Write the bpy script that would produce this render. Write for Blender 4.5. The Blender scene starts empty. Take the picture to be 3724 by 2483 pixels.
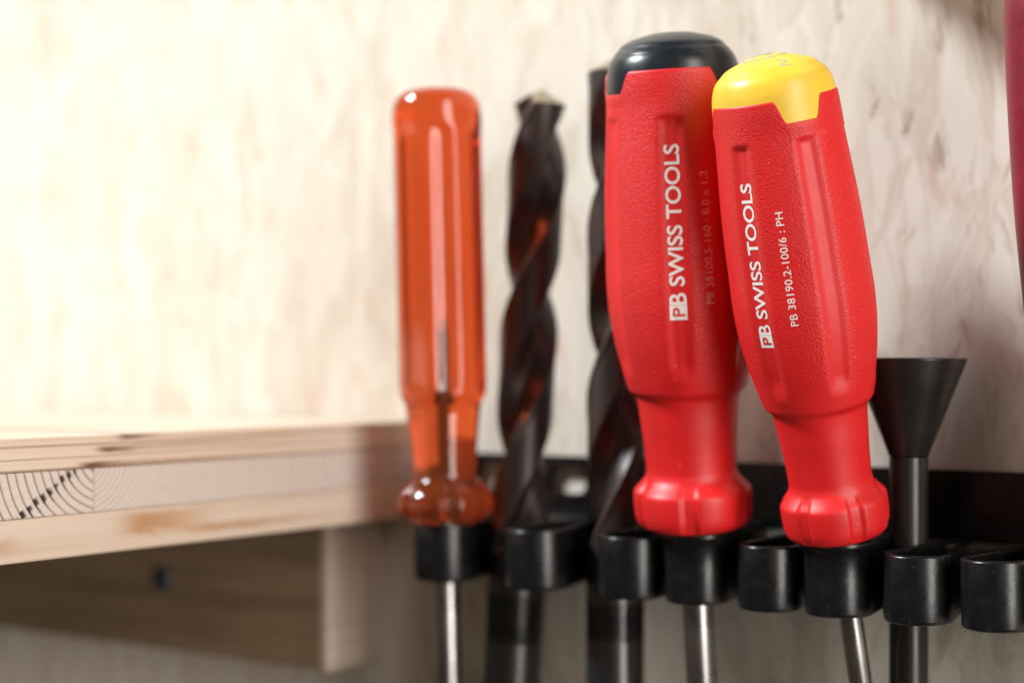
import bpy, bmesh, math, random
import numpy as np
from mathutils import Vector, Matrix
sc = bpy.context.scene
COL = sc.collection
R = math.radians
Z0 = 1.40                      # eye height of the camera above the workshop floor
PW = 0.395                     # distance of the lens from the wall

# ------------------------------------------------------------------ camera
cam = bpy.data.cameras.new('camera')
cam.lens = 60.0; cam.sensor_width = 36.0
cam.clip_start = 0.01; cam.clip_end = 50
cam.dof.use_dof = True; cam.dof.focus_distance = 0.364; cam.dof.aperture_fstop = 6.0
cam.dof.aperture_blades = 0
cam_o = bpy.data.objects.new('camera', cam); COL.objects.link(cam_o)
cam_o.location = (0, -PW, Z0); cam_o.rotation_euler = (R(90.75), 0, R(34.8))
sc.camera = cam_o

# ------------------------------------------------------------------ world and lamps
w = bpy.data.worlds.new('World'); sc.world = w; w.use_nodes = True
bg = w.node_tree.nodes['Background']
bg.inputs[0].default_value = (1.0, 0.80, 0.60, 1); bg.inputs[1].default_value = 0.085

def area(name, loc, target, sx, sy, power, col):
    l = bpy.data.lights.new(name, 'AREA'); l.shape = 'RECTANGLE'; l.size = sx; l.size_y = sy
    l.energy = power; l.color = col
    o = bpy.data.objects.new(name, l); COL.objects.link(o); o.location = loc
    d = Vector(target) - Vector(loc)
    o.rotation_euler = d.to_track_quat('-Z', 'Y').to_euler()
    return o
area('key_window_lamp', (-2.88, -2.06, Z0 + 3.01), (-0.25, 0, Z0), 0.85, 0.85, 360, (0.94, 0.985, 1.0))
area('side_window_lamp', (1.47, -0.78, Z0 + 0.25), (-0.2, 0, Z0 - 0.02), 0.6, 1.9, 40, (1.0, 0.94, 0.88))
area('room_fill_lamp', (1.15, -1.60, Z0 + 0.25), (-0.25, 0, Z0 - 0.03), 1.3, 1.3, 2.2, (1.0, 0.90, 0.80))

sc.view_settings.view_transform = 'Standard'; sc.view_settings.look = 'None'
sc.view_settings.exposure = 0.0; sc.view_settings.gamma = 1.0
sc.cycles.max_bounces = 14; sc.cycles.transmission_bounces = 12; sc.cycles.glossy_bounces = 6
sc.cycles.caustics_refractive = True; sc.cycles.caustics_reflective = False
sc.cycles.sample_clamp_indirect = 6.0

# ------------------------------------------------------------------ node helper
class E:
    """small arithmetic wrapper round shader sockets"""
    def __init__(s, nt, sock): s.nt, s.s = nt, sock
    def _m(s, op, *a):
        n = s.nt.nodes.new('ShaderNodeMath'); n.operation = op
        for i, v in enumerate((s,) + a):
            if isinstance(v, E): s.nt.links.new(v.s, n.inputs[i])
            else: n.inputs[i].default_value = v
        return E(s.nt, n.outputs[0])
    def __add__(s, o): return s._m('ADD', o)
    __radd__ = __add__
    def __sub__(s, o): return s._m('SUBTRACT', o)
    def __rsub__(s, o): return (s * -1.0) + o
    def __mul__(s, o): return s._m('MULTIPLY', o)
    __rmul__ = __mul__
    def __truediv__(s, o): return s._m('DIVIDE', o)
    def pow(s, o): return s._m('POWER', o)
    def sqrt(s): return s._m('SQRT')
    def abs(s): return s._m('ABSOLUTE')
    def frac(s): return s._m('FRACT')
    def floor(s): return s._m('FLOOR')
    def sin(s): return s._m('SINE')
    def exp(s): return s._m('EXPONENT')
    def min(s, o): return s._m('MINIMUM', o)
    def max(s, o): return s._m('MAXIMUM', o)
    def gt(s, o): return s._m('GREATER_THAN', o)
    def step(s, a, b):
        n = s.nt.nodes.new('ShaderNodeMapRange'); n.interpolation_type = 'SMOOTHSTEP'
        s.nt.links.new(s.s, n.inputs[0])
        n.inputs[1].default_value = min(a, b); n.inputs[2].default_value = max(a, b)
        n.inputs[3].default_value = 0.0 if a < b else 1.0; n.inputs[4].default_value = 1.0 if a < b else 0.0
        return E(s.nt, n.outputs[0])

class Mat:
    def __init__(s, name):
        s.m = bpy.data.materials.new(name); s.m.use_nodes = True
        s.nt = s.m.node_tree; s.b = s.nt.nodes['Principled BSDF']
    def coord(s):
        n = s.nt.nodes.new('ShaderNodeTexCoord')
        x = s.nt.nodes.new('ShaderNodeSeparateXYZ'); s.nt.links.new(n.outputs['Object'], x.inputs[0])
        return [E(s.nt, x.outputs[i]) for i in range(3)]
    def vec(s, *a):
        n = s.nt.nodes.new('ShaderNodeCombineXYZ')
        for i, v in enumerate(a):
            if isinstance(v, E): s.nt.links.new(v.s, n.inputs[i])
            else: n.inputs[i].default_value = v
        return n.outputs[0]
    def noise(s, v, scale=1.0, detail=3.0, rough=0.55, dist=0.0):
        n = s.nt.nodes.new('ShaderNodeTexNoise'); s.nt.links.new(v, n.inputs['Vector'])
        n.inputs['Scale'].default_value = scale; n.inputs['Detail'].default_value = detail
        n.inputs['Roughness'].default_value = rough; n.inputs['Distortion'].default_value = dist
        return E(s.nt, n.outputs[0])
    def voro(s, v, scale=1.0, feature='F1', out='Color', rnd=1.0):
        n = s.nt.nodes.new('ShaderNodeTexVoronoi'); n.feature = feature
        s.nt.links.new(v, n.inputs['Vector']); n.inputs['Scale'].default_value = scale
        n.inputs['Randomness'].default_value = rnd
        if out == 'Color':
            x = s.nt.nodes.new('ShaderNodeSeparateColor'); s.nt.links.new(n.outputs['Color'], x.inputs[0])
            return [E(s.nt, x.outputs[i]) for i in range(3)]
        return E(s.nt, n.outputs[out])
    def mix(s, fac, a, b):
        n = s.nt.nodes.new('ShaderNodeMix'); n.data_type = 'RGBA'
        if isinstance(fac, E): s.nt.links.new(fac.s, n.inputs[0])
        else: n.inputs[0].default_value = fac
        for v, i in ((a, 6), (b, 7)):
            if isinstance(v, tuple): n.inputs[i].default_value = v + (1,)
            else: s.nt.links.new(v, n.inputs[i])
        return n.outputs[2]
    def attr(s, name):
        n = s.nt.nodes.new('ShaderNodeAttribute'); n.attribute_name = name
        return E(s.nt, n.outputs['Fac'])
    def set(s, **k):
        for key, v in k.items():
            i = s.b.inputs[key.replace('_', ' ')]
            if isinstance(v, E): s.nt.links.new(v.s, i)
            elif hasattr(v, 'is_output'): s.nt.links.new(v, i)
            elif isinstance(v, tuple) and len(v) == 3: i.default_value = v + (1,)
            else: i.default_value = v
        return s
    def bump(s, h, dist, strength=1.0):
        n = s.nt.nodes.new('ShaderNodeBump'); n.inputs['Distance'].default_value = dist
        if isinstance(strength, E): s.nt.links.new(strength.s, n.inputs['Strength'])
        else: n.inputs['Strength'].default_value = strength
        s.nt.links.new(h.s, n.inputs['Height']); s.nt.links.new(n.outputs[0], s.b.inputs['Normal'])
        return s

# ------------------------------------------------------------------ materials
def mat_osb():
    M = Mat('pale_strand_board'); x, y, z = M.coord()
    wob = M.noise(M.vec(x * 3.0, z, 0.0), 26.0, 3.0, 0.6) - 0.5
    col = None
    tot = None
    for k, (ang, sx, sz, off) in enumerate(((3, 210, 30, 0.0), (-9, 170, 30, 3.7), (14, 160, 38, 7.1), (-24, 150, 52, 11.3))):
        c, s_ = math.cos(R(ang)), math.sin(R(ang))
        u = (x * c + z * s_) + wob * 0.006; v = (z * c - x * s_) + wob * 0.012
        r, g, b = M.voro(M.vec(u * sx, v * sz, off), 1.0)
        fib = M.noise(M.vec(u * (sx * 5), v * (sz * 0.8), r * 40.0), 1.0, 5.0, 0.68)
        val = r * 0.30 + fib * 0.70
        if tot is None: tot = val
        else:
            msk = g.gt(0.55 if k < 3 else 0.8)
            tot = tot * (1.0 - msk) + val * msk
    base = M.mix(tot.step(0.15, 0.68), (0.60, 0.535, 0.44), (0.75, 0.71, 0.63))
    pink = M.noise(M.vec(x * 16, z * 7, 2.0), 1.0, 2.0).step(0.45, 0.72)
    base = M.mix(pink * 0.12, base, (0.66, 0.46, 0.36))
    pk = M.noise(M.vec((x + z * 0.2) * 120, (z - x * 0.15) * 44, 14.0), 1.0, 2.0, 0.5, 0.3).step(0.60, 0.74)
    base = M.mix(pk * 0.38, base, (0.58, 0.36, 0.25))
    st = M.noise(M.vec((x + wob * 0.02) * 95, z * 5.0, 21.0), 1.0, 4.0, 0.62).step(0.50, 0.70)
    base = M.mix(st * 0.36, base, (0.43, 0.315, 0.215))
    # dark bark flecks and splinter edges
    f1 = M.noise(M.vec((x + z * 0.22) * 130, (z - x * 0.2) * 30, 4.0), 1.0, 4.0, 0.6, 0.15).step(0.585, 0.70)
    f2 = M.noise(M.vec((x - z * 0.4) * 115, (z + x * 0.35) * 36, 9.0), 1.0, 4.0, 0.6, 0.2).step(0.595, 0.71)
    reg = x.step(-0.30, -0.16) * 0.75 + M.noise(M.vec(x * 9, z * 8, 31.0), 1.0, 1.0).step(0.45, 0.70) * 0.4
    dark = (f1.max(f2) * (0.10 + reg * 0.9)).min(1.0)
    base = M.mix(dark * 0.62, base, (0.27, 0.165, 0.095))
    M.set(Base_Color=base, Roughness=0.62)
    M.b.inputs['Specular IOR Level'].default_value = 0.3
    M.bump(tot - dark * 0.5, 0.00012, 0.4)
    return M.m

def wood_long(name, light, dark, horiz=True, knots=(), seed=0.0, freq=330.0, lines=()):
    """long-grain softwood, grain along y (shelf edge) or x (rail board)"""
    M = Mat(name); x, y, z = M.coord()
    a = y if horiz else x
    warp = M.noise(M.vec(a * 9, z * 40, seed), 1.0, 2.0) - 0.5
    g = M.noise(M.vec(a * 10 , (z + warp * 0.002) * freq, x * 30.0 if horiz else y * 60), 1.0, 4.0, 0.6)
    fine = M.noise(M.vec(a * 60, z * 2600, seed + 5), 1.0, 2.0)
    f = (g * 0.8 + fine * 0.2).step(0.30, 0.72)
    col = M.mix(f, dark, light)
    for (a0, z0, la, lz, c, k) in knots:
        # flame shaped mark with a tight left tip and a tail along the grain
        da = a - a0; dz = (z - z0) + (M.noise(M.vec(a * 130, z * 500, 3.0), 1.0, 2.0) - 0.5) * (lz * 0.9)
        grow = da.step(-la * 0.12, la * 0.35) * da.step(la * 1.6, la * 0.35)
        e = (1.0 - (dz / lz).abs()).step(0.0, 0.75) * grow
        col = M.mix(e * k, col, c)
    for (z0, wd, c, k) in lines:
        dz = (z - z0) + warp * 0.0014
        e = (1.0 - (dz / wd).abs()).step(0.0, 1.0) * (0.45 + M.noise(M.vec(a * 40, z * 100, seed), 1.0, 2.0) * 0.9)
        col = M.mix((e * k).min(1.0), col, c)
    M.set(Base_Color=col, Roughness=0.55)
    M.b.inputs['Specular IOR Level'].default_value = 0.3
    M.bump(g + fine * 0.4, 0.00025, 0.6)
    return M.m

def wood_end(name, cy, cz, spacing, contrast, crack=None, seed=0.0):
    """end grain: growth rings round a pith at (cy, cz)"""
    M = Mat(name); x, y, z = M.coord()
    wob = M.noise(M.vec(y * 45, z * 45, seed), 1.0, 2.0) - 0.5
    dy = y - cy; dz = (z - cz) * 1.25
    rr = (dy * dy + dz * dz).sqrt() + wob * (spacing * 0.8)
    rings = rr / spacing
    fr = rings.frac()
    vary = M.noise(M.vec(rings.floor() * 3.7, seed, 1.0), 1.0, 0.0)
    late = fr.step(0.62, 0.93) * fr.step(1.0, 0.95) * (0.35 + vary * 1.1)
    fine = M.noise(M.vec(y * 1500, z * 1500, seed), 1.0, 3.0)
    ray = M.noise(M.vec(dy / rr.max(0.0005) * 60, dz / rr.max(0.0005) * 60, seed), 1.0, 2.0)
    col = M.mix((fine * 0.5 + ray * 0.5).step(0.25, 0.8), (0.56, 0.49, 0.435), (0.67, 0.605, 0.555))
    col = M.mix((late * contrast).min(1.0), col, (0.22, 0.125, 0.085))
    if crack:
        y1, z1, y2, z2 = crack
        L = math.hypot(y2 - y1, z2 - z1); ux, uz = (y2 - y1) / L, (z2 - z1) / L
        t = (y - y1) * ux + (z - z1) * uz; d = (z - z1) * ux - (y - y1) * uz
        lump = M.noise(M.vec(y * 420, z * 420, 2.0), 1.0, 2.0, 0.6)
        core = (1.0 - (d / 0.0014).abs() + (lump - 0.5) * 2.6).step(0.15, 0.75) * t.step(-0.001, 0.0006) * t.step(L + 0.001, L - 0.0006)
        spots = (fr.step(0.22, 0.6)) * 0.9 + 0.1
        tail = (1.0 - (d + 0.0009).abs() / 0.0026).step(0.0, 0.8) * fr.step(0.7, 0.9) * t.step(-0.001, 0.0006) * t.step(L + 0.001, L - 0.0006)
        col = M.mix((core * spots + tail * 0.75).min(1.0), col, (0.035, 0.022, 0.016))
    M.set(Base_Color=col, Roughness=0.6)
    M.b.inputs['Specular IOR Level'].default_value = 0.3
    M.bump(fine - late, 0.0002, 0.5)
    return M.m

def mat_grip(name, col):
    M = Mat(name); x, y, z = M.coord()
    g = M.attr('grain')
    wob = M.noise(M.vec(x, y, z), 900.0, 2.0)
    v1 = M.voro(M.vec(x + wob * 0.0005, y, z * 1.1 + wob * 0.0005), 2700.0, 'SMOOTH_F1', 'Distance')
    n1 = M.noise(M.vec(x, y, z), 4200.0, 3.0, 0.6)
    big = M.noise(M.vec(x, y, z), 160.0, 4.0, 0.65)
    sp = M.voro(M.vec(x, y, z), 420.0, 'F1', 'Distance').step(0.10, 0.04)
    gate = M.voro(M.vec(x, y, z), 420.0)[0].gt(0.82)
    lint = M.noise(M.vec((x + z * 0.4) * 1500, (y - x * 0.3) * 1500, z * 420), 1.0, 3.0, 0.7).step(0.74, 0.82)
    dust = (sp * gate * 2.5).max(lint)
    smear = M.noise(M.vec(x * 120, y * 120, z * 60), 1.0, 4.0, 0.7).step(0.58, 0.78)
    c = M.mix(big.step(0.3, 0.8) * 0.35, col, tuple(k * 0.82 for k in col))
    c = M.mix((dust * 0.26 + smear * 0.08).min(0.8), c, (0.62, 0.30, 0.28))
    M.set(Base_Color=c, Roughness=big * 0.14 + 0.40)
    M.b.inputs['Specular IOR Level'].default_value = 0.55
    M.bump((1.0 - v1 * 1.3) + n1 * 0.35, 0.00011, g * 0.85 + 0.04)
    return M.m

def mat_plain(name, col, rough, spec=0.5, metal=0.0, var=0.12, scale=250.0, bump=0.0, bscale=900.0, coat=0.0, scratch=0.0):
    M = Mat(name); x, y, z = M.coord()
    n = M.noise(M.vec(x, y, z), scale, 4.0, 0.6)
    c = M.mix(n.step(0.3, 0.75), tuple(k * (1 - var) for k in col), tuple(min(1, k * (1 + var)) for k in col))
    if scratch:
        d = M.noise(M.vec(x * 500, y * 500, z * 260), 1.0, 4.0, 0.7).step(0.64, 0.76)
        c = M.mix(d * scratch, c, (0.35, 0.34, 0.33))
    M.set(Base_Color=c, Roughness=n * 0.18 + (rough - 0.09), Metallic=metal)
    M.b.inputs['Specular IOR Level'].default_value = spec
    M.b.inputs['Coat Weight'].default_value = coat
    if bump:
        M.bump(M.noise(M.vec(x, y, z), bscale, 3.0, 0.6), bump, 0.6)
    return M.m

def mat_turned(name, col, rough, metal, spec=0.5, pitch=0.00035, depth=0.00003):
    """steel with fine turning marks round the axis"""
    M = Mat(name); x, y, z = M.coord()
    n = M.noise(M.vec(x * 60, y * 60, z * 60), 1.0, 3.0)
    band = M.noise(M.vec(0.0, 0.0, z / pitch), 1.0, 2.0)
    big = M.noise(M.vec(0.0, 1.0, z * 160), 1.0, 2.0)
    c = M.mix(n.step(0.3, 0.7), tuple(k * 0.8 for k in col), tuple(min(1, k * 1.2) for k in col))
    M.set(Base_Color=c, Roughness=(big - 0.5) * 0.25 + rough, Metallic=metal)
    M.b.inputs['Specular IOR Level'].default_value = spec
    M.bump(band, depth, 0.6)
    return M.m

def mat_acetate():
    M = Mat('orange_acetate'); x, y, z = M.coord()
    n = M.noise(M.vec(x * 90, y * 90, z * 14), 1.0, 3.0)
    c = M.mix(n.step(0.3, 0.7), (0.92, 0.19, 0.055), (0.93, 0.24, 0.07))
    M.set(Base_Color=c, Roughness=0.06, Transmission_Weight=0.90, IOR=1.47)
    M.bump(M.noise(M.vec(x * 260, y * 260, z * 30), 1.0, 2.0), 0.00008, 0.35)
    v = M.nt.nodes.new('ShaderNodeVolumeAbsorption')
    v.inputs['Color'].default_value = (0.80, 0.30, 0.18, 1); v.inputs['Density'].default_value = 52
    M.nt.links.new(v.outputs[0], M.nt.nodes['Material Output'].inputs['Volume'])
    return M.m

def mat_drill():
    """worn black-oxide steel: brownish, with a reddish sheen painted into the colour, greyer on the high lands"""
    M = Mat('worn_drill_steel'); x, y, z = M.coord()
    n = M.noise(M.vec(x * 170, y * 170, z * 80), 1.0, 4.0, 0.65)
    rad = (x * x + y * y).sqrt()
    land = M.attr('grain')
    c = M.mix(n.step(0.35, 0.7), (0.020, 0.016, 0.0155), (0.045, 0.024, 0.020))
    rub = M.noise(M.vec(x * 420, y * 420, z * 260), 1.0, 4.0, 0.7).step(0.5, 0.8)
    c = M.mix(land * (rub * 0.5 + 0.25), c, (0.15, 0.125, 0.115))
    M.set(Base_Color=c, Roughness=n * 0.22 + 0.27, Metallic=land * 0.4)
    M.b.inputs['Specular IOR Level'].default_value = 0.65
    M.bump(M.noise(M.vec(x * 900, y * 900, z * 500), 1.0, 3.0), 0.00002, 0.5)
    return M.m

OSB = mat_osb()
RED = (0.65, 0.009, 0.0105)
M_red = mat_grip('red_grip_plastic', RED)
M_crim = mat_plain('crimson_plastic', (0.20, 0.006, 0.021), 0.42)
M_yellow = mat_plain('yellow_cap_plastic', (0.80, 0.53, 0.045), 0.38, var=0.03, bump=0.00002, bscale=700)
M_black = mat_plain('black_cap_plastic', (0.010, 0.013, 0.018), 0.30, var=0.2, bump=0.00002)
M_holder = mat_plain('black_holder_plastic', (0.005, 0.0052, 0.0063), 0.29, 0.42, var=0.3, bump=0.00006, bscale=900, scratch=0.16)
M_white = mat_plain('white_print', (0.82, 0.80, 0.78), 0.5, var=0.06, scale=2500)
M_faint = mat_plain('faded_print', (0.86, 0.52, 0.50), 0.5, var=0.3, scale=2200)
M_grey = mat_plain('grey_print', (0.38, 0.38, 0.35), 0.5, var=0.1)
M_steel = mat_turned('bright_blade_steel', (0.34, 0.33, 0.325), 0.30, 1.0, depth=0.000006)
M_oxide = mat_turned('black_oxide_steel', (0.014, 0.0125, 0.011), 0.29, 0.0, 0.40)
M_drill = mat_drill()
M_ground = mat_plain('ground_drill_tip', (0.36, 0.29, 0.19), 0.36, 0.5, 0.5, var=0.2, scale=900)
M_zinc = mat_plain('blue_zinc', (0.10, 0.15, 0.18), 0.4, 0.5, 0.9)
M_acet = mat_acetate()
M_tang = mat_plain('dull_tang_steel', (0.05, 0.045, 0.045), 0.35, 0.5, 0.6)

# ------------------------------------------------------------------ object helpers
def tag(o, label, cat, group=None):
    o['label'] = label; o['category'] = cat
    if group: o['group'] = group
    return o
def link(name, me, mat, parent=None, smooth=True):
    if mat and not me.materials: me.materials.append(mat)
    if smooth:
        me.polygons.foreach_set('use_smooth', [True] * len(me.polygons))
    o = bpy.data.objects.new(name, me); COL.objects.link(o)
    if parent: o.parent = parent
    return o
def empty(name, loc, label, cat, group=None, mw=None):
    o = bpy.data.objects.new(name, None); COL.objects.link(o); o.empty_display_size = 0.01
    if mw is not None: o.matrix_world = mw
    else: o.location = loc
    return tag(o, label, cat, group)
def bm_mesh(name, bm):
    me = bpy.data.meshes.new(name); bm.normal_update(); bm.to_mesh(me); bm.free(); return me
def box_mesh(name, x0, x1, y0, y1, z0, z1, bev=0.0004, seg=2):
    bm = bmesh.new(); bmesh.ops.create_cube(bm, size=1.0)
    for v in bm.verts:
        v.co = Vector(((x0 + x1) / 2 + v.co.x * (x1 - x0), (y0 + y1) / 2 + v.co.y * (y1 - y0), (z0 + z1) / 2 + v.co.z * (z1 - z0)))
    if bev: bmesh.ops.bevel(bm, geom=bm.edges[:], offset=bev, segments=seg, profile=0.5, affect='EDGES')
    return bm_mesh(name, bm)
def box(name, mat, parent, *a, **k):
    return link(name, box_mesh(name, *a, **k), mat, parent, smooth=False)

def grid_mesh(name, P, closed_u=True, cap0=None, cap1=None, attrs=None):
    """P[row, col, 3] -> mesh; columns wrap round; optional pole points"""
    nr, nc, _ = P.shape
    verts = P.reshape(-1, 3)
    r = np.arange(nr - 1)[:, None]; c = np.arange(nc if closed_u else nc - 1)[None, :]
    c2 = (c + 1) % nc
    q = np.stack([r * nc + c, r * nc + c2, (r + 1) * nc + c2, (r + 1) * nc + c], -1).reshape(-1, 4)
    faces = q.tolist(); verts = verts.tolist()
    for cap, row, flip in ((cap0, 0, True), (cap1, nr - 1, False)):
        if cap is None: continue
        k = len(verts); verts.append(list(cap))
        for j in range(nc):
            a, b = row * nc + j, row * nc + (j + 1) % nc
            faces.append([k, b, a] if flip else [k, a, b])
    me = bpy.data.meshes.new(name); me.from_pydata(verts, [], faces); me.update()
    if attrs is not None:
        at = me.attributes.new('grain', 'FLOAT', 'POINT')
        vals = np.zeros(len(verts), np.float32); vals[:attrs.size] = attrs.reshape(-1)
        at.data.foreach_set('value', vals)
    return me

def pchip(xs, ys, x):
    xs = np.asarray(xs, float); ys = np.asarray(ys, float); x = np.asarray(x, float)
    h = np.diff(xs); d = np.diff(ys) / h
    m = np.zeros_like(xs); m[0] = d[0]; m[-1] = d[-1]
    for i in range(1, len(xs) - 1):
        if d[i - 1] * d[i] > 0:
            w1, w2 = 2 * h[i] + h[i - 1], h[i] + 2 * h[i - 1]
            m[i] = (w1 + w2) / (w1 / d[i - 1] + w2 / d[i])
    i = np.clip(np.searchsorted(xs, x) - 1, 0, len(h) - 1)
    t = (x - xs[i]) / h[i]; t = np.clip(t, 0, 1)
    return (ys[i] * (2 * t**3 - 3 * t**2 + 1) + h[i] * m[i] * (t**3 - 2 * t**2 + t)
            + ys[i + 1] * (-2 * t**3 + 3 * t**2) + h[i] * m[i + 1] * (t**3 - t**2))
def sstep(x, a, b):
    t = np.clip((x - a) / (b - a), 0, 1); return t * t * (3 - 2 * t)

def lathe(name, prof, n=48, mod=None):
    """prof: list of (z, r); poles are closed"""
    ph = np.linspace(0, 2 * math.pi, n, endpoint=False)
    P = np.zeros((len(prof), n, 3))
    for i, (z, r) in enumerate(prof):
        rr = np.full(n, r) if mod is None else mod(z, r, ph)
        P[i, :, 0] = rr * np.sin(ph); P[i, :, 1] = -rr * np.cos(ph); P[i, :, 2] = z
    return grid_mesh(name, P, True, (0, 0, prof[0][0]), (0, 0, prof[-1][0]))
def edge_prof(pts, e):
    """profile with each inner corner turned into a small bevel so that smooth shading keeps it crisp"""
    out = [pts[0]]
    for i in range(1, len(pts) - 1):
        p, a, b = np.array(pts[i]), np.array(pts[i - 1]), np.array(pts[i + 1])
        la, lb = np.linalg.norm(a - p), np.linalg.norm(b - p)
        ea = min(e, la * 0.4); eb = min(e, lb * 0.4)
        p1 = p + (a - p) / la * ea; p2 = p + (b - p) / lb * eb
        out += [tuple(p1), tuple((p1 + p2 + 2 * p) / 4), tuple(p2)]
    out.append(pts[-1]); return out

def tool_matrix(X, P, z, a, b):
    """frame of a tool: local z along its axis, local -y towards the camera side, x to the right.
    a = lean to the right, b = lean towards the viewer's side (tangents)"""
    h = Vector((X, P, 0)).normalized(); rt = Vector((h.y, -h.x, 0))
    ax = (Vector((0, 0, 1)) + rt * a - h * b).normalized()
    yv = (h - ax * h.dot(ax)).normalized(); xv = yv.cross(ax)
    m = Matrix((xv, yv, ax)).transposed().to_4x4()
    m.translation = Vector((X, P - PW, z + Z0))
    return m

# ------------------------------------------------------------------ the wall
wall = link('wall', box_mesh('wall', -2.0, 1.2, 0.0, 0.02, 0.0, 2.6, bev=0), OSB, None, False)
tag(wall, 'pale strand board wall behind the shelf and the hanging tools', 'wall')

# unseen board added above the frame to shade the corner of the wall
sb = link('added_shade_board', box_mesh('added_shade_board', -0.174, 0.9, -0.032, -0.0005, Z0 + 0.110, Z0 + 0.137, bev=0.0005), OSB, None, False)
sb['kind'] = 'structure'

# ------------------------------------------------------------------ the three-layer shelf
XS, ZT, ZB = -0.302, Z0 - 0.0163, Z0 - 0.0436
D1, D2 = ZT - 0.0076, ZT - 0.0176
shelf = empty('shelf', (XS, 0, ZB), 'thick pale softwood shelf with layered end grain edge, left of the tools', 'shelf')
def child_box(name, mat, parent, x0, x1, y0, y1, z0, z1, **k):
    ox, oy, oz = parent.location
    o = box(name, mat, parent, x0, x1, y0, y1, z0, z1, **k)
    o.location = (-ox, -oy, -oz); return o
LW = (0.575, 0.455, 0.335); LD = (0.465, 0.335, 0.225)
W_top = wood_long('shelf_top_wood', (0.68, 0.58, 0.475), (0.585, 0.46, 0.355), seed=1.0,
    knots=((-0.1330, D1 + 0.00065, 0.011, 0.0011, (0.10, 0.035, 0.018), 1.0),
           (-0.1280, ZT - 0.0034, 0.011, 0.0011, (0.13, 0.05, 0.03), 0.95),
           (-0.1220, ZT - 0.0006, 0.011, 0.0009, (0.16, 0.075, 0.045), 0.8),
           (-0.1330, D1 + 0.0008, 0.050, 0.0010, (0.34, 0.19, 0.12), 0.6),
           (-0.1280, ZT - 0.0032, 0.055, 0.0010, (0.36, 0.21, 0.14), 0.55)),
    lines=((ZT - 0.0019, 0.0005, (0.26, 0.14, 0.075), 0.75), (ZT - 0.0047, 0.0004, (0.28, 0.155, 0.09), 0.6),
           (D1 + 0.0004, 0.00045, (0.26, 0.14, 0.075), 0.7)))
W_bot = wood_long('shelf_bottom_wood', (0.64, 0.535, 0.44), (0.56, 0.445, 0.345), seed=7.0, freq=200.0,
    knots=((-0.1215, ZT - 0.0212, 0.024, 0.0040, (0.42, 0.215, 0.085), 0.85),
           (-0.1040, ZT - 0.0240, 0.045, 0.0016, (0.42, 0.235, 0.11), 0.7),
           (-0.1585, ZT - 0.0235, 0.008, 0.0026, (0.44, 0.27, 0.15), 0.6)))
child_box('top_layer', W_top, shelf, -1.6, XS, -0.62, -0.0005, D1 + 0.00006, ZT, bev=0.0005)
child_box('bottom_layer', W_bot, shelf, -1.6, XS + 0.0001, -0.62, -0.0005, ZB, D2 - 0.00006, bev=0.0006)
ymid = [(-0.1280, -0.62, None), (-0.0610, -0.1280, None), (-0.0005, -0.0610, None)]
E1 = wood_end('end_grain_wide_rings', -0.1235, D1 + 0.0030, 0.0023, 0.95, crack=(-0.1500, ZT - 0.0180, -0.1338, ZT - 0.0076), seed=1.0)
E2 = wood_end('end_grain_fine_rings', -0.1330, D1 + 0.0020, 0.0015, 0.45, seed=5.0)
E3 = wood_end('end_grain_arched_rings', -0.0280, D1 + 0.0060, 0.0020, 0.7, seed=9.0)
for (y1, y0), mt in zip(((-0.1280, -0.62), (-0.0610, -0.1280), (-0.0005, -0.0610)), (E1, E2, E3)):
    child_box('core_strip', mt, shelf, -1.6, XS - 0.0002, y0 + 0.00006, y1 - 0.00006, D2, D1, bev=0.00025)

# batten board under the shelf, screwed to the wall
XE, YF, ZL = -0.3196, 0.3686 - PW, Z0 - 0.0872
ledger = empty('batten', (XE, 0, ZL), 'wooden batten in the shade under the shelf, fixed with a screw', 'batten')
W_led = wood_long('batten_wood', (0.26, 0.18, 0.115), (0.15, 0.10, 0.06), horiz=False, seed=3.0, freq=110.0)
W_lit_end = wood_long('brightened_end_wood', (0.54, 0.45, 0.37), (0.44, 0.35, 0.28), seed=13.0, freq=500.0)
child_box('added_end_strip', W_lit_end, ledger, XE - 0.0030, XE, YF - 0.0002, -0.0005, ZL, ZB - 0.0002, bev=0.0006)  # added pale strip, its colour brightens the batten's lit end face
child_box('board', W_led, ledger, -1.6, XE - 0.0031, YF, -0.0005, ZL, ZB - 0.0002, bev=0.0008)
def screw_head():
    prof = edge_prof([(0.0, 0.0001), (0.0, 0.0034), (0.0006, 0.0037), (0.0012, 0.0030), (0.0013, 0.0001)], 0.0002)
    me = lathe('screw', prof, 24)
    return me
sw = link('screw', screw_head(), M_zinc, ledger); sw.rotation_euler = (R(90), 0, 0)
sw.location = (-0.3863 - XE, YF + 0.0002, -0.0654 + Z0 - ZL)
bm = bmesh.new()
for ang in (20, 110):
    g = bmesh.ops.create_cube(bm, size=1.0)['verts']
    bmesh.ops.scale(bm, vec=(0.0034, 0.0008, 0.0003), verts=g)
    bmesh.ops.rotate(bm, cent=(0, 0, 0), matrix=Matrix.Rotation(R(ang), 3, 'Z'), verts=g)
    bmesh.ops.translate(bm, vec=(0, 0, 0.00135 + ang * 1e-6), verts=g)
link('screw_recess', bm_mesh('screw_recess', bm), M_tang, sw, False)

# ------------------------------------------------------------------ tool holder on the wall
ZLT, ZLB = Z0 - 0.0415, Z0 - 0.0565
holder = empty('tool_holder', (-0.20, 0, ZLB), 'long black plastic wall rail with a row of tool loops', 'tool holder')
def hchild(o):
    o.location = (0.20, 0, -ZLB); return o
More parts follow.
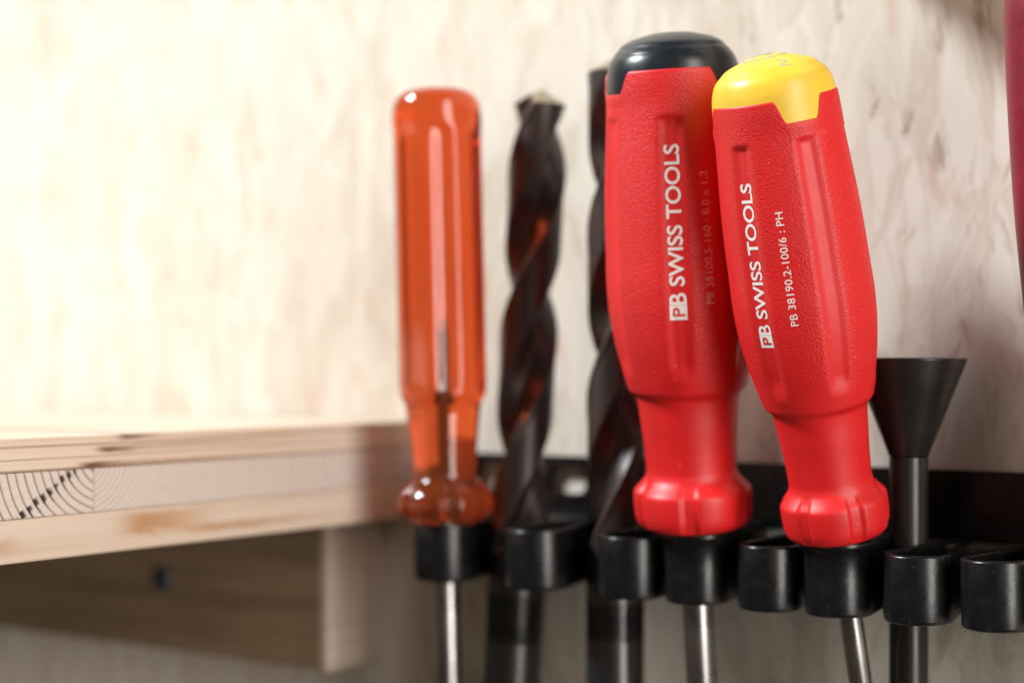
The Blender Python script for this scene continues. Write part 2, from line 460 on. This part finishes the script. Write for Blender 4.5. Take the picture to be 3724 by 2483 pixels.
# back plate with the slots left open
def plate():
    bm = bmesh.new()
    x0, x1, z0, z1, yf, yb = -0.2955, -0.070, ZLT - 0.001, Z0 - 0.0252, 0.392 - PW, -0.0003
    slots = [(-0.2851, -0.2730), (-0.2602, -0.2481), (-0.2353, -0.2232)]
    zs0, zs1 = Z0 - 0.0354, Z0 - 0.0279
    outer = [(x0, z0), (x1, z0), (x1, z1), (x0, z1)]
    edges = []
    def loop(pts):
        vs = [bm.verts.new((x, yf, z)) for x, z in pts]
        for i in range(len(vs)): edges.append(bm.edges.new((vs[i], vs[(i + 1) % len(vs)])))
    loop(outer)
    for a, b in slots:
        r = 0.0026; pts = []
        for cx, cz, st in ((b - r, zs1 - r, 0), (a + r, zs1 - r, 90), (a + r, zs0 + r, 180), (b - r, zs0 + r, 270)):
            for k in range(7):
                t = R(st + k * 15); pts.append((cx + r * math.cos(t), cz + r * math.sin(t)))
        loop(pts)
    bmesh.ops.triangle_fill(bm, use_beauty=True, use_dissolve=True, edges=edges)
    fs = bm.faces[:]
    for f in fs:
        if f.normal.y > 0: f.normal_flip()
    ex = bmesh.ops.extrude_face_region(bm, geom=fs)
    for v in [e for e in ex['geom'] if isinstance(e, bmesh.types.BMVert)]: v.co.y = yb
    bmesh.ops.recalc_face_normals(bm, faces=bm.faces[:])
    return bm_mesh('back_plate', bm)
hchild(link('back_plate', plate(), M_holder, holder, False))
M_dusty_lit = mat_plain('dusty_lit_plastic', (0.050, 0.047, 0.043), 0.6, 0.4, var=0.35, scale=500)  # dusty grey, lightened so the ledge's highlight sits in the colour
hchild(box('base_strip', M_dusty_lit, holder, -0.2960, -0.0695, 0.3790 - PW, 0.3918 - PW - 0.0002, ZLB, ZLT, bev=0.0008, seg=3))

def loop_mesh(Rad, d, t, h, lip=0.0):
    """teardrop band: an arc in front, both sides running back to a narrow neck"""
    wn = t * 0.62
    cr = Rad - t / 2
    # tangent from the neck point (wn, d) to the circle of radius cr
    dist = math.hypot(wn, d); base = math.atan2(d, wn); ta = base - math.acos(cr / dist)
    pts = []
    n = 44
    a0 = math.pi - ta; a1 = 2 * math.pi + ta            # runs round the front (-y)
    path = [(-wn, d + 0.0, None)]
    for k in range(n + 1):
        a = a0 + (a1 - a0) * k / n
        path.append((cr * math.cos(a), cr * math.sin(a), a))
    path.append((wn, d, None))
    # fill the straight runs
    full = []
    for i in range(len(path) - 1):
        (xa, ya, _), (xb, yb, _) = path[i], path[i + 1]
        m = 7 if (i == 0 or i == len(path) - 2) else 1
        for k in range(m): full.append((xa + (xb - xa) * k / m, ya + (yb - ya) * k / m))
    full.append((path[-1][0], path[-1][1]))
    F = np.array(full); T = np.gradient(F, axis=0); T /= np.linalg.norm(T, axis=1)[:, None]
    Nn = np.stack([T[:, 1], -T[:, 0]], 1)               # outward
    ro, sec = 0.00095, []
    ht = t / 2
    def arc(cx, cz, st, r):
        for k in range(5):
            a = R(st + k * 22.5); sec.append((cx + r * math.cos(a), cz + r * math.sin(a)))
    ri = 0.0006
    if lip:
        arc(ht + lip - ri, h - ri, 0, ri); arc(-ht + ri, h - ri, 90, ri); arc(-ht + ri, ri, 180, ri); arc(ht - ro, ro, 270, ro)
        sec += [(ht, h * 0.5), (ht, h - 0.0030), (ht + lip * 0.35, h - 0.0023), (ht + lip, h - 0.0017)]
    else:
        arc(ht - ri, h - ri, 0, ri); arc(-ht + ri, h - ri, 90, ri); arc(-ht + ri, ri, 180, ri); arc(ht - ro, ro, 270, ro)
        sec += [(ht, h * 0.5)]
    S = np.array(sec)
    P = np.zeros((len(F), len(S), 3))
    P[:, :, 0] = F[:, None, 0] + Nn[:, None, 0] * S[None, :, 0]
    P[:, :, 1] = F[:, None, 1] + Nn[:, None, 1] * S[None, :, 0]
    P[:, :, 2] = S[None, :, 1]
    me = grid_mesh('loop', P, True, tuple(P[0].mean(0)), tuple(P[-1].mean(0)))
    return me
h_ = ZLT - ZLB
small = loop_mesh(0.0076, 0.0285, 0.0020, h_); lipped = loop_mesh(0.0077, 0.0285, 0.0020, h_ + 0.0018, 0.0011)
large = loop_mesh(0.0083, 0.0285, 0.0020, h_)
for me in (small, lipped, large): me.materials.append(M_holder)
LX = [(-0.2699, large, 0.3), (-0.2405, large, -0.6), (-0.2130, large, 0.4), (-0.1950, lipped, -0.4), (-0.1762, small, 0.8), (-0.1590, lipped, -0.9), (-0.1405, small, 0.2), (-0.1228, small, -0.5), (-0.1040, small, 0.0)]
for X, me, tw in LX:
    o = link('loop', me, None, holder)
    o.location = (X + 0.20, 0.358 - PW, 0.0003); o.rotation_euler = (R(1.2 + tw * 0.5), R(tw), R(tw * 2.5))
# ------------------------------------------------------------------ printed lettering
def text_points(body, size, xs=1.0, bold=0.0, spacing=1.0):
    """flat triangulated lettering in the xy plane, baseline at y = 0, starting at x = 0"""
    cu = bpy.data.curves.new('lettering', 'FONT'); cu.body = body; cu.size = 1.0; cu.resolution_u = 4
    cu.offset = bold; cu.space_character = spacing
    o = bpy.data.objects.new('lettering', cu); COL.objects.link(o)
    dg = bpy.context.evaluated_depsgraph_get()
    me = bpy.data.meshes.new_from_object(o.evaluated_get(dg))
    bpy.data.objects.remove(o); bpy.data.curves.remove(cu)
    bm = bmesh.new(); bm.from_mesh(me); bpy.data.meshes.remove(me)
    bmesh.ops.triangulate(bm, faces=bm.faces[:])
    for v in bm.verts: v.co.x *= size * xs; v.co.y *= size
    return bm
def bm_extent(bm):
    xs = [v.co.x for v in bm.verts]; ys = [v.co.y for v in bm.verts]
    return min(xs), max(xs), min(ys), max(ys)
def fit_text(body, length, height, bold=0.0, spacing=1.0):
    bm = text_points(body, 1.0, 1.0, bold, spacing)
    a, b, c, d = bm_extent(bm)
    for v in bm.verts: v.co.x = (v.co.x - a) / (b - a) * length; v.co.y = (v.co.y - c) / (d - c) * height
    return bm
def refine(bm, maxlen):
    for _ in range(6):
        es = [e for e in bm.edges if e.calc_length() > maxlen]
        if not es: break
        bmesh.ops.subdivide_edges(bm, edges=es, cuts=1)
        bmesh.ops.triangulate(bm, faces=bm.faces[:])
    return bm

# ------------------------------------------------------------------ the two red grips with coloured caps
PT = np.array([0, 4, 12, 22, 32, 45, 59, 75, 89, 110, 150, 200, 280, 360, 430, 500, 560, 610, 660, 700, 750, 798, 810, 817, 822, 830, 900, 960, 1000, 1015, 1030, 1042, 1050, 1070, 1098, 1115, 1129, 1137, 1140]) / 1140.0
PRAD = np.array([0, 3.0, 5.6, 8.3, 10.1, 11.45, 12.35, 12.9, 13.2, 13.4, 13.65, 13.95, 14.5, 15.0, 15.25, 15.4, 15.55, 15.4, 14.95, 14.4, 13.45, 12.35, 12.0, 11.4, 10.85, 10.55, 9.85, 9.4, 9.25, 9.55, 10.5, 11.5, 11.95, 12.05, 11.95, 11.7, 11.0, 9.6, 7.5]) / 1000.0

class Grip:
    def __init__(s, L, kr, flute0, tabs):
        s.L, s.kr, s.f0, s.tabs = L, kr, flute0, tabs
        s.t0 = 0.0094 if kr < 1.05 else 0.0086
        s.pw = 1.0 if kr < 1.05 else 0.72
    def tb(s, ph):                        # where the cap ends, measured from the top
        m = np.zeros_like(ph)
        for a in s.tabs:
            d = np.abs((ph - R(a) + math.pi) % (2 * math.pi) - math.pi)
            m = np.maximum(m, 1 - sstep(d, R(13.5), R(24)))
        return s.t0 + 0.0050 * m
    def fl(s, ph):
        d = (ph - R(s.f0)) % R(60); return np.minimum(d, R(60) - d)
    def rad(s, t, ph, cap=False):
        t = np.asarray(t, float)
        t = np.where(t < 0.005, 0.005 * (np.clip(t, 1e-9, 1) / 0.005) ** s.pw, t)
        r = pchip(PT * s.L, PRAD * s.kr, t) * np.ones_like(ph)
        d = s.fl(ph)
        u = t / s.L
        if cap:
            # shallow ring pressed into the dome
            rr = r / (0.0134 * s.kr)
            return r
        # body: faint flats between the flutes
        onbody = sstep(u, 0.10, 0.16) * (1 - sstep(u, 0.66, 0.715))
        r = r * (1 + onbody * 0.012 * np.cos(6 * (d - R(30)) ) * -1)
        # flutes
        wf = R(9.4)
        win = (1 - sstep(d, wf * 0.30, wf * 1.35)) * sstep(u, 0.161, 0.174) * (1 - sstep(u, 0.635, 0.685))
        r = r - 0.00088 * (1 if s.kr < 1.05 else 0.9) * win
        # collar notches
        onc = sstep(u, 0.885, 0.915) * (1 - sstep(u, 0.985, 1.0))
        r = r * (1 - onc * (0.062 * (1 - sstep(d, R(4.5), R(11.0))) - 0.012 * np.cos(6 * (d - R(30)))))
        return r
    def xyz(s, r, t, ph):
        return np.stack([r * np.sin(ph), -r * np.cos(ph), s.L - t + 0 * ph], -1)
    def body(s, n=216):
        ph = np.linspace(0, 2 * math.pi, n, endpoint=False)
        tt = [s.t0]
        rows = np.concatenate([np.linspace(0.0, 0.0012, 7), np.linspace(0.0016, 0.012, 22), np.linspace(0.0125, s.L - s.t0, 230)])
        tb = s.tb(ph)
        P, G = [], []
        # tucked edge under the cap
        for k, (dr, dt) in enumerate(((-0.0012, 0.0004), (-0.0004, 0.0000))):
            t = tb + dt
            P.append(s.xyz(s.rad(t, ph) + dr, t, ph)); G.append(np.zeros(n))
        for q in rows:
            tbase = s.t0 + q
            t = tbase + (tb - s.t0) * np.clip(1 - q / 0.0085, 0, 1) ** 1.0
            r = s.rad(t, ph)
            e = min(q / 0.0006, 1.0)
            r = r + 0.00022 * math.sqrt(1 - (1 - e) ** 2) * (1 - sstep(q, 0.002, 0.008)) - 0.0002 * (1 - e) ** 2
            P.append(s.xyz(r, t, ph))
            u = t / s.L; d = s.fl(ph)
            g = sstep(np.full(n, q), 0.0006, 0.0013) * (1 - sstep(u, 0.60, 0.72))
            infl = (1 - sstep(d, R(7.5), R(11))) * sstep(u, 0.160, 0.170) * (1 - sstep(u, 0.66, 0.69))
            G.append(g * (1 - infl))
        P = np.array(P); G = np.array(G)
        me = grid_mesh('handle', P[:, ::-1], True, None, (0, 0, 0.0), attrs=G[:, ::-1])
        return me
    def cap(s, n=216):
        ph = np.linspace(0, 2 * math.pi, n, endpoint=False); tb = s.tb(ph)
        P = []
        ts = np.concatenate([np.linspace(0.00012, 0.0022, 16), np.linspace(0.0025, s.t0 + 0.0003, 44)])
        for t_ in ts:
            t = t_ + (tb - s.t0) * sstep(t_, 0.5 * s.t0, s.t0)
            r = s.rad(t, ph, True)
            # the crown is a shallow disc with a soft shoulder
            r = r * (1 - 0.018 * math.exp(-((t_ - 0.0036) / 0.0007) ** 2) + 0.006 * math.exp(-((t_ - 0.0024) / 0.0006) ** 2))
            P.append(s.xyz(r, t, ph))
        P = np.array(P)
        return grid_mesh('cap', P[:, ::-1], True, (0, 0, s.L), None)
    def cap_z(s, rho):                    # height of the dome at radius rho
        t = np.linspace(0, 0.006, 400); r = pchip(PT * s.L, PRAD * s.kr, t)
        return s.L - np.interp(rho, r, t)
    def wrap(s, bm, t_start, ph_c, height, lift=0.00006, slant=0.0):
        """lettering that reads from the collar towards the cap"""
        refine(bm, 0.0011)
        for v in bm.verts:
            t = t_start - v.co.x
            r0 = float(s.rad(np.array(t), np.array(R(ph_c))))
            ph = R(ph_c) - (v.co.y - height / 2) / r0
            r = float(s.rad(np.array(t), np.array(ph))) + lift + v.co.z
            v.co = Vector((r * math.sin(ph), -r * math.cos(ph), s.L - t))
        bmesh.ops.recalc_face_normals(bm, faces=bm.faces[:])
        return bm

def shaft_mesh(r, z0, z1):
    return lathe('shaft', edge_prof([(z0, 0.0001), (z0, r), (z1, r), (z1, 0.0001)], 0.0003), 40)

def build_grip(mw, L, kr, f0, tabs, capmat, label, brand_t, brand_len, brand_h, code, code_t, code_len, code_h, code_ph, code_mat, rshaft):
    root = empty('screwdriver', None, label, 'screwdriver', None, mw)
    G = Grip(L, kr, f0, tabs)
    hd = link('handle', G.body(), M_red, root)
    cp = link('cap', G.cap(), capmat, root)
    link('shaft', shaft_mesh(rshaft, -0.115, 0.004), M_steel, root)
    # boxed letters and the words in the flute
    lb = brand_len
    logo_w = brand_h * 0.98
    bm = bmesh.new()
    vs = [bm.verts.new(p) for p in ((0, 0, 0), (logo_w, 0, 0), (logo_w, brand_h * 1.12, 0), (0, brand_h * 1.12, 0))]
    bm.faces.new(vs); bmesh.ops.triangulate(bm, faces=bm.faces[:])
    link('logo_box', bm_mesh('logo_box', G.wrap(bm, brand_t, f0, brand_h * 1.12, 0.00005)), M_white, hd, False)
    p = fit_text('P', logo_w * 0.60, brand_h * 0.80, 0.012)
    for v in p.verts: v.co.x += logo_w * 0.24; v.co.y += brand_h * 0.13
    link('logo_letter', bm_mesh('logo_letter', G.wrap(p, brand_t, f0, brand_h * 1.12, 0.00010)), M_red, hd, False)
    p = fit_text('B', logo_w * 0.80, brand_h * 1.10, 0.014)
    for v in p.verts: v.co.x += logo_w * 1.02
    link('lettering', bm_mesh('lettering', G.wrap(p, brand_t, f0, brand_h * 1.12, 0.00006)), M_white, hd, False)
    x0 = logo_w * 2.28
    words = fit_text('SWISS TOOLS', lb - x0, brand_h, 0.016, 0.98)
    link('lettering', bm_mesh('lettering', G.wrap(words, brand_t - x0, f0, brand_h)), M_white, hd, False)
    c = fit_text(code, code_len, code_h, 0.004, 1.05)
    link('lettering', bm_mesh('lettering', G.wrap(c, code_t, code_ph, code_h)), code_mat, hd, False)
    return root, G, cp

# yellow-capped driver, in the sixth loop
YX, YZ, YA, YL = -0.15927, -0.03830, -0.14079, 0.10842
mwY = tool_matrix(YX, 0.358, YZ, YA, math.tan(R(13)))
rootY, GY, capY = build_grip(mwY, YL, 1.0, -37.0, (23, 143, 263), M_yellow,
    'red screwdriver with a yellow cap and white print, leaning left in front of the others',
    0.0613, 0.0356, 0.00290, 'PB 38190.2-100/6 : PH', 0.0567, 0.0244, 0.00165, -9.0, M_white, 0.0026)
# black-capped driver, in the fourth loop
mwB = tool_matrix(-0.19606, 0.358, -0.03853, -0.04543, math.tan(R(8)))
rootB, GB, capB = build_grip(mwB, 0.11578, 1.15, -4.0, (56, 176, 296), M_black,
    'larger red screwdriver with a black cap, standing behind the yellow capped one',
    0.0645, 0.0392, 0.00345, 'PB 38100.5-160 \u00b7 8.0 x 1.2', 0.0612, 0.0296, 0.00185, 20.0, M_faint, 0.0036)

# grey ring, cross and numeral printed on the yellow dome
def dome(bm, G, lift=0.00005):
    for v in bm.verts:
        rho = math.hypot(v.co.x, v.co.y); v.co.z = G.cap_z(rho) + lift
    return bm
bm = bmesh.new(); n = 72
ring = [[bm.verts.new((q * math.sin(2 * math.pi * i / n), q * math.cos(2 * math.pi * i / n), 0)) for i in range(n)] for q in (0.00445, 0.00490)]
for i in range(n): bm.faces.new((ring[0][i], ring[0][(i + 1) % n], ring[1][(i + 1) % n], ring[1][i]))
for v in bm.verts: v.co.x -= 0.0008
link('ring_mark', bm_mesh('ring_mark', dome(bm, GY)), M_grey, capY, False)
bm = bmesh.new()
for ang in (32, 122):
    c, s_ = math.cos(R(ang)), math.sin(R(ang)); m = 10
    for sgn in (-1, 1):
        e = 1 if sgn > 0 else -1
        prev = None
        for i in range(m + 1):
            q = 0.0032 * i / m; wd = 0.00085 - 0.00040 * i / m
            a = bm.verts.new((-0.0008 + sgn * q * c - wd * s_, sgn * q * s_ + wd * c, 0)); b = bm.verts.new((-0.0008 + sgn * q * c + wd * s_, sgn * q * s_ - wd * c, 0))
            if prev: bm.faces.new((prev[0], prev[1], b, a))
            prev = (a, b)
link('cross_mark', bm_mesh('cross_mark', dome(bm, GY)), M_grey, capY, False)
bm = fit_text('2', 0.0024, 0.0030, -0.008)
refine(bm, 0.0004)
for v in bm.verts:
    x, y = v.co.x - 0.00125, v.co.y - 0.0017
    c, s_ = math.cos(R(12)), math.sin(R(12))
    v.co.x, v.co.y = 0.0030 + x * c - y * s_, -0.0074 + x * s_ + y * c
link('numeral', bm_mesh('numeral', dome(bm, GY)), M_grey, capY, False)

# ------------------------------------------------------------------ orange see-through driver, in the first loop
mwO = tool_matrix(-0.26995, 0.358, -0.04071, -0.02373, 0.02)
LO = 0.1128
rootO = empty('screwdriver', None, 'screwdriver with a translucent orange handle, blade visible inside, nearest the shelf', 'screwdriver', None, mwO)
OT = np.array([0, 3, 7, 14, 25, 42, 62, 90, 130, 300, 560, 680, 698, 712, 722, 730, 800, 860, 884, 896, 910, 930, 945, 958, 972, 985, 992, 995]) / 995 * LO
OR = np.array([0, 45, 68, 82, 93, 100, 103, 104, 104, 104, 104, 103.5, 102, 97, 91, 88.5, 80, 73.5, 72, 74, 85, 103, 109.5, 111, 108, 98, 88, 84]) * 0.000114
def orange_mesh(n=192):
    ph = np.linspace(0, 2 * math.pi, n, endpoint=False)
    ts = np.concatenate([np.linspace(0.00005, 0.008, 40), np.linspace(0.0085, 0.078, 60), np.linspace(0.0785, LO, 90)])
    d = (ph - R(6)) % R(45); d = np.minimum(d, R(45) - d)
    P = []
    for t in ts:
        r = pchip(OT, OR, np.array([t]))[0] * np.ones(n); u = t / LO
        gr = sstep(u, 0.085, 0.115) * (1 - sstep(u, 0.685, 0.715))
        r = r - 0.00115 * gr * (0.5 + 0.5 * np.cos(d / R(22.5) * math.pi)) ** 1.2
        oc = sstep(u, 0.91, 0.93) * (1 - sstep(u, 0.985, 1.0))
        d2 = (ph - R(6)) % R(60); d2 = np.minimum(d2, R(60) - d2)
        r = r * (1 - oc * 0.10 * (1 - sstep(d2, R(4), R(12))))
        P.append(np.stack([r * np.sin(ph), -r * np.cos(ph), LO - t + 0 * ph], -1))
    P = np.array(P)
    return grid_mesh('handle', P[:, ::-1], True, (0, 0, LO), (0, 0, 0))
hO = link('handle', orange_mesh(), M_acet, rootO)
link('shaft', shaft_mesh(0.0033, -0.115, -0.0002), M_steel, rootO)
link('tang', lathe('tang', edge_prof([(0.0004, 0.0001), (0.0004, 0.0011), (0.052, 0.0011), (0.0525, 0.0001)], 0.0003), 24), M_tang, rootO)
tw = link('tang_wings', box_mesh('tang_wings', -0.0033, 0.0033, -0.0004, 0.0004, 0.031, 0.050, bev=0.0002), M_tang, rootO, False)
tw.rotation_euler = (0, 0, R(62))

# ------------------------------------------------------------------ twist drills, tips up, between the loops
def drill_mesh(Rd, L, zf0, pitch, phase, n=180):
    """flutes from zf0 to the point at z = L"""
    ph = np.linspace(0, 2 * math.pi, n, endpoint=False)
    zs = np.linspace(zf0, L, 300)
    tip = math.tan(R(31))
    P, W = [], []
    for z in zs:
        depth = sstep(np.array(z), zf0, zf0 + 0.006)
        a = (ph - phase - 2 * math.pi * (z - L) / pitch) % math.pi          # two starts
        land = R(82)
        x = np.clip((a - land) / (math.pi - land), 0, 1)
        cut = np.sin(math.pi * np.clip(x, 0, 1) ** 0.85) ** 0.75
        r = Rd * (0.965 - 0.64 * cut * depth)
        marg = (1 - sstep(a, R(9), R(13))) * (1 - (x > 0))
        r = np.where((a < land), r + Rd * 0.035 * marg * depth + Rd * 0.035 * (1 - depth), r)
        zz = np.minimum(z, L - r * tip) if z > L - Rd else z
        W.append((marg + (1 - sstep(np.abs(a - land), R(2), R(6))) * 0.8).clip(0, 1) * depth)
        P.append(np.stack([r * np.sin(ph), -r * np.cos(ph), zz + 0 * ph], -1))
    P = np.array(P)
    # close the cone
    last = P[-1].copy(); extra = []
    for k in (0.66, 0.33, 0.08):
        q = last.copy(); q[:, :2] *= k; q[:, 2] = L - np.linalg.norm(q[:, :2], axis=1) * tip; extra.append(q); W.append(np.zeros(n))
    P = np.concatenate([P, np.array(extra)])
    return grid_mesh('flutes', P, True, None, (0, 0, L), attrs=np.array(W))
def drill(mw, Rd, L, zf0, pitch, phase, label, rings, shmat):
    root = empty('drill_bit', None, label, 'drill bit', None, mw)
    me = drill_mesh(Rd, L, zf0, pitch, phase)
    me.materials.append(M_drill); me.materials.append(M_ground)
    for p in me.polygons:
        if p.normal.z > 0.80 and p.center.z > L - Rd * 0.75: p.material_index = 1
    link('flutes', me, None, root)
    pr = [(-0.085, 0.0001), (-0.085, Rd * 0.985)]
    for zr in rings:
        pr += [(zr - 0.0008, Rd * 0.985), (zr - 0.0005, Rd * 0.955), (zr + 0.0005, Rd * 0.955), (zr + 0.0008, Rd * 0.985)]
    pr += [(zf0 - 0.0006, Rd * 0.985), (zf0 + 0.0012, Rd * 0.96), (zf0 + 0.0012, 0.0001)]
    link('shank', lathe('shank', edge_prof(pr, 0.00015), 64), shmat, root)
    return root
M_shank = mat_turned('worn_shank_steel', (0.065, 0.063, 0.065), 0.24, 0.8, 0.6, 0.0011, 0.00006)
drill(tool_matrix(-0.25756, 0.372, -0.06504, 0.05033, 0.0), 0.0077, 0.1381, 0.013, 0.0870, R(1),
      'black twist drill with a spiral body, point up, right of the orange screwdriver', (0.004, -0.0075), M_oxide)
drill(tool_matrix(-0.22660, 0.372, -0.06250, 0.00394, 0.0), 0.0075, 0.1411, 0.011, 0.0860, R(100),
      'black twist drill half hidden by the black capped red screwdriver', (0.0015, -0.0015, -0.0065), M_shank)

# ------------------------------------------------------------------ flared cone bit, between the sixth and seventh loops
mwC = tool_matrix(-0.14960, 0.375, -0.07332, 0.00296, 0.0)
rootC = empty('countersink_bit', None, 'black countersink bit, wide cone at the top, right of the yellow capped screwdriver', 'countersink bit', None, mwC)
HC = 0.0747
link('cone', lathe('cone', edge_prof([(HC - 0.0225, 0.0001), (HC - 0.0225, 0.0046), (HC - 0.0216, 0.0048), (HC - 0.0004, 0.01315), (HC, 0.0129), (HC - 0.0002, 0.010), (HC - 0.0002, 0.0001)], 0.0002), 72), M_oxide, rootC)
link('shank', lathe('shank', edge_prof([(-0.07, 0.0001), (-0.07, 0.0044), (HC - 0.0226, 0.0044), (HC - 0.0226, 0.0001)], 0.0003), 48), M_oxide, rootC)

# ------------------------------------------------------------------ crimson tool at the right edge
mwR = tool_matrix(-0.1060, 0.375, -0.03716, -0.0560, 0.05)
rootR = empty('screwdriver', None, 'crimson plastic tool handle cut off by the right edge of the picture', 'screwdriver', None, mwR)
LR_ = 0.128
cprof = [(0, 0.0001), (0, 0.0095), (0.004, 0.0118), (0.009, 0.0118), (0.014, 0.0096), (0.030, 0.0100), (0.034, 0.0118), (0.050, 0.0132), (0.080, 0.0140), (0.110, 0.0136), (0.122, 0.0118), (0.127, 0.0070), (LR_, 0.0001)]
tz = np.linspace(0, LR_, 110); cz = [p[0] for p in cprof]; cr_ = [p[1] for p in cprof]
cz[1] = 0.0002
link('handle', lathe('handle', [(float(z), max(0.0001, float(pchip(cz, cr_, z)))) for z in tz], 96,
     lambda z, r, ph: r * (1 - 0.02 * (0.5 + 0.5 * np.cos(8 * ph)) * float(sstep(z, 0.034, 0.045)))), M_crim, rootR)
link('shaft', shaft_mesh(0.0028, -0.115, 0.003), M_steel, rootR)
